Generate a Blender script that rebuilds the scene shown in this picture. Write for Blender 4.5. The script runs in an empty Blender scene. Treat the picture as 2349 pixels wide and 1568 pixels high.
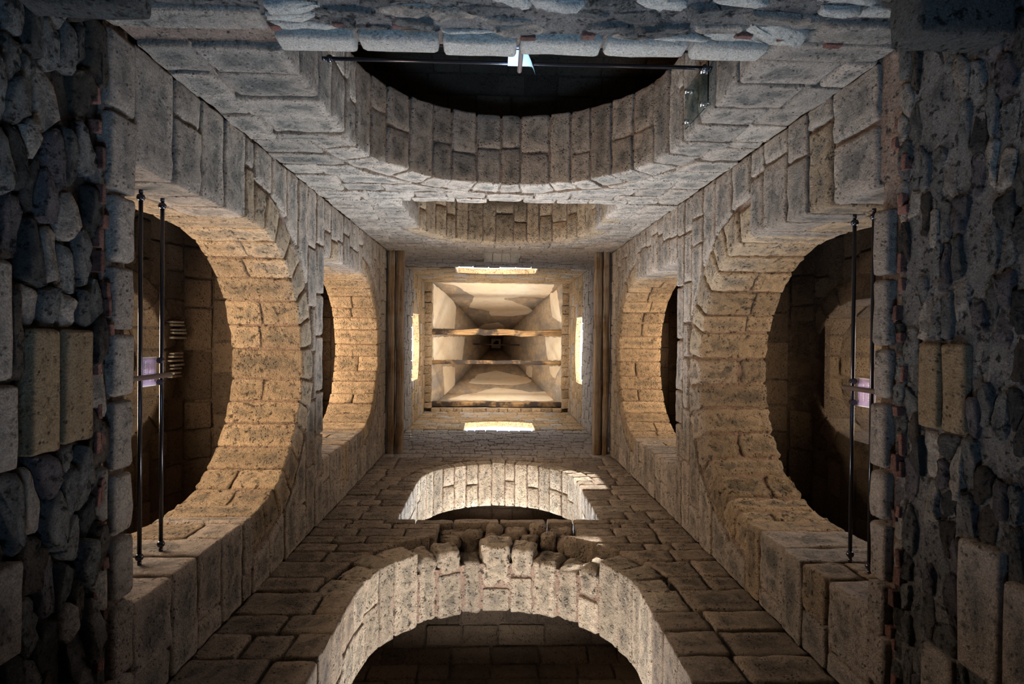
import bpy, math, random
import numpy as np
from mathutils import Matrix, Vector, noise

# ------------------------------------------------------------------ units
# tower measured in "u" (1 u = 6 mm); the eye stands at the origin of these units, 1.5 m above the floor
S, ZE = .006, 1.5
rng = random.Random(11)
sc = bpy.context.scene
col = sc.collection
def P(x, y, z): return (x*S, y*S, z*S + ZE)

XL, XR, YB, YF = -400., 439., -320., 433.          # inner faces of the tower walls
# ------------------------------------------------------------------ camera, world, sun, exposure
F_PX = 1300.0
def rot(rx, ry, rz):
    cx, sx, cy, sy, cz, sz = math.cos(rx), math.sin(rx), math.cos(ry), math.sin(ry), math.cos(rz), math.sin(rz)
    return (np.array([[1,0,0],[0,cx,-sx],[0,sx,cx]]) @ np.array([[cy,0,sy],[0,1,0],[-sy,0,cy]])
            @ np.array([[cz,-sz,0],[sz,cz,0],[0,0,1]]))
RM = rot(.0081, -.0323, .0094)
cam_d = bpy.data.cameras.new('camera'); cam = bpy.data.objects.new('camera', cam_d); col.objects.link(cam)
cam_d.sensor_width = 36; cam_d.lens = 36*F_PX/2349; cam_d.clip_start = .05; cam_d.clip_end = 2000
m = Matrix.Identity(4)
for i in range(3):
    m[i][0] = RM[0][i]; m[i][1] = -RM[1][i]; m[i][2] = -RM[2][i]
m.translation = Vector(P(0, 0, 0))
cam.matrix_world = m
sc.camera = cam

SUN_DIR = Vector((130, 753, -990)).normalized()
world = bpy.data.worlds.new('world'); sc.world = world; world.use_nodes = True
wn = world.node_tree; wn.nodes.clear()
wo = wn.nodes.new('ShaderNodeOutputWorld'); wb = wn.nodes.new('ShaderNodeBackground'); ws = wn.nodes.new('ShaderNodeTexSky')
ws.sky_type = 'NISHITA'; ws.sun_disc = False; ws.sun_elevation = math.asin(-SUN_DIR.z)
ws.sun_rotation = math.atan2(-SUN_DIR.x, -SUN_DIR.y); ws.dust_density = 2.5
wn.links.new(ws.outputs[0], wb.inputs[0]); wn.links.new(wb.outputs[0], wo.inputs[0]); wb.inputs[1].default_value = 1.0

def look(o, d): o.rotation_euler = Vector(d).to_track_quat('-Z', 'Y').to_euler()
sd = bpy.data.lights.new('sun', 'SUN'); sd.energy = 22; sd.angle = math.radians(.6); sd.color = (1, .93, .82)
so = bpy.data.objects.new('sun', sd); col.objects.link(so); so.location = P(-500, -4000, 8000); look(so, SUN_DIR)

def area(name, pos, d, size, power, color, spread=150):
    l = bpy.data.lights.new(name, 'AREA'); l.shape = 'RECTANGLE'; l.size = size[0]*S; l.size_y = size[1]*S
    l.energy = power; l.color = color; l.spread = math.radians(spread)
    o = bpy.data.objects.new(name, l); col.objects.link(o); o.location = P(*pos); look(o, d); return o
COOL, WARM, NEUT, SKY = (.33, .61, 1.0), (1.0, .74, .49), (1.0, .92, .82), (.66, .83, 1.0)
# area lamps added in place of daylight: unseen doorway, gallery windows, outside the belfry windows
area('doorway_fill', (15, 470, -60), (0, -1, .85), (200, 320), 92, COOL, 92)  # cool fill lamp added out of view, below the eye
area('gallery_window_daylight', (-706, 58, 920), (1, 0, .30), (260, 250), 165, WARM)
area('gallery_window_daylight', (745, 68, 920), (-1, 0, .30), (260, 250), 40, WARM)
area('gallery_window_daylight', (15, 740, 880), (0, -1, .30), (260, 250), 215, (1, .95, .9))
area('gallery_window_daylight', (-850, 50, 1760), (1, 0, .35), (260, 400), 340, WARM)
area('gallery_window_daylight', (890, 63, 1760), (-1, 0, .35), (260, 400), 185, WARM)
area('gallery_window_daylight', (15, 885, 1740), (0, -1, .25), (260, 380), 330, NEUT)
area('gallery_window_daylight', (15, 880, 1800), (0, -1, -.48), (260, 380), 520, SKY, 80)
for p, d, sz in (((XL-120, 52, 2860), (1, 0, .95), (300, 130)), ((XR+120, 62, 2850), (-1, 0, .95), (300, 130)), ((10, YB-120, 2680), (0, 1, .95), (340, 130)), ((30, YF+120, 2715), (0, -1, .95), (300, 130))):
    area('belfry_window_daylight', p, d, sz, 175, (1.0, .95, .88), 140)

vs = sc.view_settings; vs.view_transform = 'Standard'; vs.look = 'None'; vs.gamma = 1; vs.use_curve_mapping = False
vs.exposure = 0.0
sc.cycles.use_denoising = True
sc.cycles.max_bounces = 8; sc.cycles.diffuse_bounces = 5
sc.cycles.sample_clamp_indirect = 6

# ------------------------------------------------------------------ materials
class NT:
    def __init__(s, name):
        s.m = bpy.data.materials.new(name); s.m.use_nodes = True; s.t = s.m.node_tree; s.n = s.t.nodes
        s.b = s.n['Principled BSDF']; s.b.inputs['Specular IOR Level'].default_value = .25
    def new(s, typ, ins=None, **kw):
        nd = s.n.new(typ)
        for k, v in kw.items(): setattr(nd, k, v)
        for k, v in (ins or {}).items():
            if hasattr(v, 'is_output'): s.t.links.new(v, nd.inputs[k])
            else: nd.inputs[k].default_value = v
        return nd
    def link(s, a, b): s.t.links.new(a, b)
    def math(s, op, a, b=0.0, clamp=False):
        return s.new('ShaderNodeMath', {0: a, 1: b}, operation=op, use_clamp=clamp).outputs[0]
    def ramp(s, fac, stops):
        r = s.n.new('ShaderNodeValToRGB'); e = r.color_ramp.elements
        while len(e) < len(stops): e.new(.5)
        for i, (p, c) in enumerate(stops):
            e[i].position = p; e[i].color = (c, c, c, 1) if not hasattr(c, '__len__') else (*c, 1)
        s.link(fac, r.inputs[0]); return r.outputs[0]
    def mix(s, fac, a, b, mode='MIX'):
        nd = s.new('ShaderNodeMix', data_type='RGBA', blend_type=mode)
        for k, v in ((0, fac), (6, a), (7, b)):
            if hasattr(v, 'is_output'): s.link(v, nd.inputs[k])
            else: nd.inputs[k].default_value = v if k == 0 else (*v, 1)
        return nd.outputs[2]
    def noise(s, vec, scale, detail=6, rough=.6, dist=0):
        return s.new('ShaderNodeTexNoise', {'Vector': vec, 'Scale': scale, 'Detail': detail, 'Roughness': rough, 'Distortion': dist}).outputs[0]

def stone_mat(name, a, b, dark, smear, patina=.5, pits=.5, bump=.8, vary=.35, lime=.55):
    t = NT(name)
    pos = t.new('ShaderNodeNewGeometry').outputs['Position']
    rnd = t.new('ShaderNodeObjectInfo').outputs['Random']
    edge = t.new('ShaderNodeAttribute', attribute_name='edge').outputs['Fac']
    off = t.new('ShaderNodeVectorMath', {0: pos, 1: t.new('ShaderNodeCombineXYZ', {0: t.math('MULTIPLY', rnd, 9), 1: t.math('MULTIPLY', rnd, 31), 2: 0}).outputs[0]}, operation='ADD').outputs[0]
    n1 = t.noise(off, 1.6, 7, .62)
    n2 = t.noise(off, 4.5, 9, .68, .6)
    n3 = t.noise(pos, 17, 8, .7)
    n4 = t.noise(pos, 90, 5, .7)
    base = t.mix(t.ramp(n1, [(.36, 0.), (.64, 1.)]), a, b)
    pat = t.math('MULTIPLY', t.ramp(n2, [(.40, 0.), (.55, 1.)]), t.math('SUBTRACT', 1.0, t.math('MULTIPLY', edge, .85)))
    base = t.mix(t.math('MULTIPLY', pat, patina), base, dark)
    sm = t.math('MULTIPLY', edge, t.ramp(n3, [(.40, 0.), (.62, 1.)]))
    base = t.mix(t.math('MULTIPLY', sm, .8), base, smear)
    val = t.math('ADD', 1 - vary*.5, t.math('MULTIPLY', rnd, vary))
    base = t.mix(1.0, base, t.new('ShaderNodeCombineColor', {0: val, 1: val, 2: val}).outputs[0], 'MULTIPLY')
    n5 = t.noise(off, 7.5, 9, .72, .4)
    base = t.mix(t.math('MULTIPLY', t.ramp(n5, [(.56, 0.), (.70, 1.)]), lime), base, (min(.62, a[0]*1.75), min(.56, a[1]*1.75), min(.52, a[2]*1.85)))
    vor = t.new('ShaderNodeTexVoronoi', {'Vector': pos, 'Scale': 24, 'Randomness': 1}).outputs['Distance']
    pm = t.math('MULTIPLY', t.ramp(vor, [(.10, 1.), (.34, 0.)]), t.ramp(n2, [(.44, 0.), (.56, 1.)]))
    pm2 = t.math('MULTIPLY', t.ramp(n3, [(.30, 1.), (.42, 0.)]), 1.0)
    hole = t.math('MAXIMUM', pm, pm2)
    base = t.mix(t.math('MULTIPLY', hole, pits), base, (dark[0]*.32, dark[1]*.26, dark[2]*.22))
    sp = t.ramp(n4, [(.32, .58), (.68, 1.35)])
    base = t.mix(1.0, base, sp, 'MULTIPLY')
    t.link(base, t.b.inputs['Base Color']); t.b.inputs['Roughness'].default_value = .92
    h = t.math('ADD', t.math('MULTIPLY', n3, 1.0), t.math('MULTIPLY', n4, .45))
    h = t.math('ADD', h, t.math('MULTIPLY', n2, 1.2))
    h = t.math('SUBTRACT', h, t.math('MULTIPLY', hole, .7*pits))
    bp = t.new('ShaderNodeBump', {'Height': h, 'Strength': bump, 'Distance': .11})
    t.link(bp.outputs[0], t.b.inputs['Normal'])
    return t.m
M = {}
M['ashlar'] = stone_mat('grey sandstone', (.31, .27, .225), (.42, .335, .27), (.13, .12, .105), (.50, .40, .325), .85, .75, 1.0, .4)
M['warm'] = stone_mat('tan sandstone', (.42, .30, .19), (.52, .38, .24), (.20, .165, .125), (.56, .41, .28), .8, .7, 1.1, .4)
M['pale'] = stone_mat('limewashed stone', (.50, .47, .42), (.60, .56, .48), (.34, .31, .27), (.5, .42, .35), .45, .4, .9, .15)
M['rubble'] = stone_mat('rubble stone', (.24, .225, .205), (.38, .35, .305), (.10, .09, .085), (.19, .16, .135), .7, .75, 1.3, 1.0)
M['brownrubble'] = stone_mat('brown rubble stone', (.20, .145, .10), (.30, .22, .15), (.08, .06, .045), (.2, .15, .11), .6, .8, 1.3, .8)
M['violet'] = stone_mat('violet grey rubble stone', (.22, .175, .18), (.30, .25, .25), (.10, .08, .085), (.2, .16, .15), .6, .7, 1.2, .6)
M['yellow'] = stone_mat('yellow sandstone', (.28, .18, .09), (.33, .22, .115), (.12, .08, .045), (.32, .23, .14), .35, .95, 1.0, .15)
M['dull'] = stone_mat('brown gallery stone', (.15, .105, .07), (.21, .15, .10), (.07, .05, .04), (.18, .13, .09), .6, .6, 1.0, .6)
M['mortar'] = stone_mat('pink lime mortar', (.38, .25, .185), (.46, .32, .24), (.22, .155, .12), (.4, .3, .24), .5, .7, 1.1, .1)
M['shadeash'] = stone_mat('sandstone in front wall shade', (.29, .225, .165), (.37, .285, .21), (.12, .10, .08), (.44, .33, .24), .8, .75, 1.0, .4)  # grey sandstone darkened and warmed: the front wall's dim bounce is in the colour
M['pitted'] = stone_mat('deeply pitted sandstone', (.34, .25, .17), (.44, .33, .23), (.15, .125, .10), (.40, .31, .23), .85, 1.0, 1.0, .4, .3)
M['cream'] = stone_mat('cream sandstone', (.43, .345, .255), (.53, .435, .32), (.21, .18, .145), (.58, .46, .36), .75, .75, 1.1, .4)
M['limebed'] = stone_mat('grey lime bedding', (.36, .32, .29), (.46, .41, .37), (.2, .17, .16), (.4, .35, .3), .5, .8, 1.2, .1)
M['darkbed'] = stone_mat('dark earth bedding', (.10, .08, .065), (.17, .13, .10), (.05, .04, .035), (.2, .15, .12), .5, .8, 1.2, .1)
M['palerubble'] = stone_mat('pale grey rubble stone', (.30, .285, .265), (.45, .42, .38), (.13, .12, .11), (.36, .32, .29), .6, .7, 1.2, .5)
M['brick'] = stone_mat('red brick', (.15, .055, .04), (.20, .085, .06), (.07, .035, .03), (.22, .11, .085), .5, .5, .9, .8)
M['sunbounce'] = stone_mat('orange stone', (.50, .31, .15), (.58, .385, .21), (.26, .165, .095), (.6, .44, .28), .5, .75, 1.1, .35, .2)  # upper ring stone; the warm sun bounce is put into its colour
M['thin'] = stone_mat('thin course stone', (.40, .335, .28), (.52, .44, .37), (.22, .18, .15), (.5, .42, .35), .6, .6, 1.0, .35)

def plaster_mat():
    t = NT('cream plaster'); pos = t.new('ShaderNodeNewGeometry').outputs['Position']
    n1 = t.noise(pos, .5, 8, .6); n2 = t.noise(pos, 3, 8, .65)
    c = t.mix(t.ramp(n1, [(.35, 0.), (.6, 1.)]), (.68, .59, .46), (.64, .50, .34))
    c = t.mix(t.ramp(n2, [(.5, 0.), (.75, .6)]), c, (.44, .35, .25))
    t.link(c, t.b.inputs['Base Color']); t.b.inputs['Roughness'].default_value = .95
    bp = t.new('ShaderNodeBump', {'Height': n2, 'Strength': .25, 'Distance': .05}); t.link(bp.outputs[0], t.b.inputs['Normal'])
    return t.m
def spire_mat():
    t = NT('stained bare masonry'); g = t.new('ShaderNodeNewGeometry'); pos = g.outputs['Position']
    mp = t.new('ShaderNodeMapping', {'Vector': pos, 'Scale': (1.4, 1.4, .35)}).outputs[0]
    n1 = t.noise(mp, 1.6, 8, .65); n2 = t.noise(pos, 5, 9, .7); n3 = t.noise(pos, 22, 6, .7)
    c = t.mix(t.ramp(n1, [(.42, 0.), (.56, 1.)]), (.33, .27, .21), (.52, .38, .24))
    c = t.mix(t.ramp(n2, [(.45, 0.), (.7, .7)]), c, (.25, .22, .19))
    t.link(c, t.b.inputs['Base Color']); t.b.inputs['Roughness'].default_value = .95
    h = t.math('ADD', n2, t.math('MULTIPLY', n3, .5))
    bp = t.new('ShaderNodeBump', {'Height': h, 'Strength': .8, 'Distance': .08}); t.link(bp.outputs[0], t.b.inputs['Normal'])
    return t.m
def wood_mat(name, ax, light, dark, burn, amt):
    t = NT(name); pos = t.new('ShaderNodeNewGeometry').outputs['Position']
    sc3 = [14, 14, 14]; sc3[ax] = .9
    mp = t.new('ShaderNodeMapping', {'Vector': pos, 'Scale': tuple(sc3)}).outputs[0]
    n1 = t.noise(mp, 1.2, 8, .7, .5); n2 = t.noise(pos, 1.3, 5, .6); n3 = t.noise(mp, 5, 6, .7)
    c = t.mix(t.ramp(n1, [(.38, 0.), (.62, 1.)]), dark, light)
    c = t.mix(t.math('MULTIPLY', t.ramp(n2, [(.44, 0.), (.54, 1.)]), amt), c, burn)
    c = t.mix(t.ramp(n3, [(.60, 0.), (.75, .8)]), c, (.03, .022, .018))
    t.link(c, t.b.inputs['Base Color']); t.b.inputs['Roughness'].default_value = .85
    bp = t.new('ShaderNodeBump', {'Height': t.math('ADD', n1, t.math('MULTIPLY', n3, .6)), 'Strength': 1, 'Distance': .04}); t.link(bp.outputs[0], t.b.inputs['Normal'])
    return t.m
def plain(name, c, rough=.6, metal=0., **kw):
    t = NT(name); pos = t.new('ShaderNodeNewGeometry').outputs['Position']
    n = t.noise(pos, 25, 6, .6)
    cc = t.mix(n, tuple(x*.8 for x in c), tuple(min(1, x*1.2) for x in c)); t.link(cc, t.b.inputs['Base Color'])
    t.b.inputs['Roughness'].default_value = rough; t.b.inputs['Metallic'].default_value = metal
    for k, v in kw.items(): t.b.inputs[k].default_value = v
    return t.m
M['plaster'] = plaster_mat(); M['spire'] = spire_mat()
M['wood'] = wood_mat('weathered timber', 1, (.24, .15, .08), (.075, .048, .028), (.27, .225, .18), .5)
M['burnt'] = wood_mat('charred timber', 0, (.40, .24, .10), (.17, .085, .035), (.03, .022, .018), .95)
M['iron'] = plain('black painted iron', (.05, .05, .06), .2, .85)
M['rust'] = plain('rusty iron', (.085, .06, .055), .6, .4)
M['steel'] = plain('bright steel', (.75, .75, .77), .2, 1.0)
M['sign'] = plain('lavender print', (.60, .46, .74), .45)
M['signpale'] = plain('white print', (.85, .87, .92), .45)
M['paper'] = plain('sheet with daylight tint', (.36, .58, .88), .35)  # blue of daylight shining through the sheet, put into its colour
M['ground'] = plain('dry ground', (.50, .40, .27), .95)
t = NT('clear acrylic'); t.b.inputs['Base Color'].default_value = (.80, .93, .93, 1); t.b.inputs['Roughness'].default_value = .04
t.b.inputs['Transmission Weight'].default_value = 1; t.b.inputs['IOR'].default_value = 1.45; M['acrylic'] = t.m

# ------------------------------------------------------------------ mesh helpers
def tag(o, label=None, cat=None, group=None, kind=None):
    for k, v in (('label', label), ('category', cat), ('group', group), ('kind', kind)):
        if v: o[k] = v
    return o
def link_mesh(name, V, Fc, mat, parent=None, edge=None, smooth=True, origin=None):
    V = np.asarray(V, float)
    c = V.mean(0) if origin is None else np.asarray(origin, float)
    me = bpy.data.meshes.new(name); me.from_pydata((V - c).tolist(), [], Fc)
    if edge is not None:
        me.attributes.new('edge', 'FLOAT', 'POINT').data.foreach_set('value', np.asarray(edge, np.float32))
    if smooth: me.shade_smooth()
    me.materials.append(mat)
    o = bpy.data.objects.new(name, me); o.location = c; col.objects.link(o)
    if parent is not None:
        o.parent = parent; o.matrix_parent_inverse = parent.matrix_world.inverted() if False else Matrix.Translation(-parent.location)
    return o
def thing(name, loc, label, cat, group=None, kind=None):
    o = bpy.data.objects.new(name, None); col.objects.link(o); o.location = loc; o.empty_display_size = .1
    return tag(o, label, cat, group, kind)

# inner faces of the tower: wall coordinates s (along), h (up), d (outwards into the wall)
TH, GAL = 148., 150.
WALLS = {'left': -1, 'right': 1, 'back': 1, 'front': -1}        # sign = handedness of (s, h, d)
def wmap(w, A):
    s, h, d = A[..., 0], A[..., 1], A[..., 2]
    if w == 'left': q = (XL - d, s, h)
    elif w == 'right': q = (XR + d, s, h)
    elif w == 'back': q = (s, YB - d, h)
    else: q = (s, YF + d, h)
    return np.stack([q[0]*S, q[1]*S, q[2]*S + ZE], -1)

_topo = {}
def cube_topo(na, nb, nc):
    k = (na, nb, nc)
    if k in _topo: return _topo[k]
    idx, ijk, faces = {}, [], []
    def vid(i, j, l):
        if (i, j, l) not in idx: idx[(i, j, l)] = len(ijk); ijk.append((i, j, l))
        return idx[(i, j, l)]
    for l, fl in ((0, 1), (nc, 0)):
        for i in range(na):
            for j in range(nb):
                q = [vid(i, j, l), vid(i+1, j, l), vid(i+1, j+1, l), vid(i, j+1, l)]; faces.append(q[::-1] if fl else q)
    for j, fl in ((0, 0), (nb, 1)):
        for i in range(na):
            for l in range(nc):
                q = [vid(i, j, l), vid(i+1, j, l), vid(i+1, j, l+1), vid(i, j, l+1)]; faces.append(q[::-1] if fl else q)
    for i, fl in ((0, 1), (na, 0)):
        for j in range(nb):
            for l in range(nc):
                q = [vid(i, j, l), vid(i, j+1, l), vid(i, j+1, l+1), vid(i, j, l+1)]; faces.append(q[::-1] if fl else q)
    _topo[k] = (np.array(ijk), faces); return _topo[k]
def lines(l, c, n):
    c = min(c, l*.3)
    return np.concatenate([[0, c], np.linspace(c, l-c, n+1)[1:-1], [l-c, l]])
def rough_shift(V, amp, freq, seed):
    out = V.copy()
    for i, v in enumerate(V):
        p = Vector((v[0]*freq + seed*3.1, v[1]*freq + seed*1.7, v[2]*freq - seed))
        nv = noise.noise_vector(p); n2 = noise.noise_vector(p*2.7)
        out[i] += amp*np.array((nv[0] + .5*n2[0], nv[1] + .5*n2[1], nv[2] + .5*n2[2]))
    return out
def stone_arrays(f, l, c=3., seg=(1, 1, 1), gap=1.8, rough=1.2, freq=.075):
    """rounded, roughened block; f maps (0..1)^3 to wall coordinates, l its lengths in u"""
    L = [lines(l[k] - 2*gap*(k < 2), c, seg[k]) for k in range(3)]
    ijk, faces = cube_topo(*[len(x)-1 for x in L])
    p = np.stack([L[k][ijk[:, k]] for k in range(3)], 1)
    hi = np.array([x[-1] for x in L]); cc = np.minimum(c, hi*.3)
    q = np.clip(p, cc, hi - cc); dv = p - q; n = np.linalg.norm(dv/cc, axis=1, keepdims=True)
    out = np.abs(p - hi/2) >= hi/2 - cc - 1e-6
    edge = (out.sum(1) >= 2).astype(float)
    p = q + np.where(n > 1, dv/np.maximum(n, 1e-9), dv)
    p[:, :2] += gap
    V = f(p/np.array(l))
    V = rough_shift(V, rough, freq, rng.random()*50)
    return V, faces, edge
def put_stone(w, name, f, l, mat, parent, mp=wmap, res=None, **kw):
    if res: kw['seg'] = tuple(max(1, min(8, round(x/res))) for x in l)
    V, fc, e = stone_arrays(f, l, **kw)
    if WALLS[w] < 0: fc = [q[::-1] for q in fc]
    return link_mesh(name, mp(w, V), fc, mat, parent, e)
def boxf(s0, s1, h0, h1, d0, d1):
    a = np.array([s0, h0, d0]); b = np.array([s1-s0, h1-h0, d1-d0])
    return (lambda t: a + t*b), (s1-s0, h1-h0, d1-d0)
def quadf(s00, s10, s01, s11, h0, h1, d0, d1):
    """bottom edge s00..s10, top edge s01..s11"""
    def f(t):
        u, v, w = t[:, 0], t[:, 1], t[:, 2]
        s = (s00 + (s10-s00)*u)*(1-v) + (s01 + (s11-s01)*u)*v
        return np.stack([s, h0 + (h1-h0)*v, d0 + (d1-d0)*w], 1)
    return f, (max(abs(s10-s00), abs(s11-s01)), h1-h0, d1-d0)
def wedgef(c, hs, r0, r1, a0, a1, d0, d1):
    def f(t):
        a = a0 + (a1-a0)*t[:, 0]; r = r0 + (r1-r0)*t[:, 1]
        return np.stack([c - r*np.cos(a), hs + r*np.sin(a), d0 + (d1-d0)*t[:, 2]], 1)
    return f, ((a1-a0)*(r0+r1)/2, r1-r0, d1-d0)
class Acc:
    def __init__(s): s.v, s.f, s.e, s.n = [], [], [], 0
    def add(s, V, fc, e=None):
        s.v.append(np.asarray(V)); s.f += [[i + s.n for i in q] for q in fc]; s.e.append(np.zeros(len(V)) if e is None else e); s.n += len(V)
    def box(s, lo, hi):
        ijk, fc = cube_topo(1, 1, 1); lo, hi = np.array(lo, float), np.array(hi, float)
        s.add(lo + ijk*(hi - lo), fc)
    def build(s, name, mat, parent=None, mp=None, flip=False, smooth=False, origin=None):
        V = np.concatenate(s.v); V = mp(V) if mp else V
        return link_mesh(name, V, [q[::-1] for q in s.f] if flip else s.f, mat, parent, np.concatenate(s.e), smooth, origin)
def arch_block(acc, s0, s1, h0, h1, c, r, hs, d0, d1, n=28):
    """solid wall piece with a round-headed opening of radius r about (c, hs) that reaches down to h0"""
    acc.box((s0, h0, d0), (c - r, h1, d1)); acc.box((c + r, h0, d0), (s1, h1, d1))
    for i in range(n):
        a, b = math.pi*i/n, math.pi*(i+1)/n
        sa, sb, ha, hb = c - r*math.cos(a), c - r*math.cos(b), hs + r*math.sin(a), hs + r*math.sin(b)
        V = [(x, y, d) for d in (d0, d1) for x, y in ((sa, ha), (sb, hb), (sb, h1), (sa, h1))]
        acc.add(V, [[3,2,1,0],[4,5,6,7],[0,1,5,4],[1,2,6,5],[2,3,7,6],[3,0,4,7]])

# ------------------------------------------------------------------ tower shell
Z1, Z2, Z3 = 641., 1348., 2040.
SPAN = {'left': (YB, YF), 'right': (YB, YF), 'back': (XL, XR), 'front': (XL, XR)}
#           centre, radius, spring of the two arches in each wall
ARCH1 = {'left': (57., 243., 957.), 'right': (68., 243., 953.), 'back': (32., 269., 926.), 'front': (12., 240., 953.)}
ARCH2 = {'left': (50., 238., 1735.), 'right': (63., 245., 1726.), 'back': (35., 259., 1656.), 'front': (16., 239., 1712.)}
SILL = {'left': 2800., 'right': 2795., 'back': 2612., 'front': 2650.}
LABEL = {'left': 'stone tower wall with rough dark rubble under its arch, timber pair above',
         'right': 'stone tower wall of large grey blocks, its lower arch badly pitted',
         'back': 'pale stone tower wall with blue clear panel inside its wide lower arch',
         'front': 'stone tower wall, its brown shade in the colour, with broken arch crown and bright arch above'}
wall = {}
REC = 6.5
for w in WALLS:
    s0, s1 = SPAN[w]
    e = TH if w in ('left', 'right') else 0.
    acc = Acc()
    rd = {'left': 12., 'right': 4.5, 'back': 3.5, 'front': 7.}[w]
    if w == 'front':
        acc.box((s0, -250, rd), (-90, Z1-40, TH)); acc.box((120, -250, rd), (s1, Z1-40, TH)); acc.box((-90, 130, rd), (120, Z1-40, TH))
    else: acc.box((s0-e, -250, rd), (s1+e, Z1-40, TH))
    acc.box((s0-e, Z1-40, REC), (s1+e, Z1-4, TH-3))
    for (zb, zt, A) in ((Z1, Z2-3, ARCH1[w]), (Z2, Z3, ARCH2[w])):
        arch_block(acc, s0-e, s1+e, zb-4, zt-1, A[0], A[1]+REC, A[2], 46 if w == 'front' and zb == Z1 else REC, TH-REC)
    if w == 'back':       # a small slit opening
        acc.box((s0-e, Z3, REC), (s1+e, 2172, TH)); acc.box((s0-e, 2172, REC), (-48, 2404, TH)); acc.box((106, 2172, REC), (s1+e, 2404, TH)); acc.box((s0-e, 2404, REC), (s1+e, SILL[w]-3, TH))
    else: acc.box((s0-e, Z3, REC), (s1+e, SILL[w]-3, TH))
    wall[w] = acc.build('wall_'+w, M['mortar'], None, lambda V, w=w: wmap(w, V), WALLS[w] < 0, origin=(0, 0, 0))
    tag(wall[w], LABEL[w], 'wall', None, 'structure')

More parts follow.
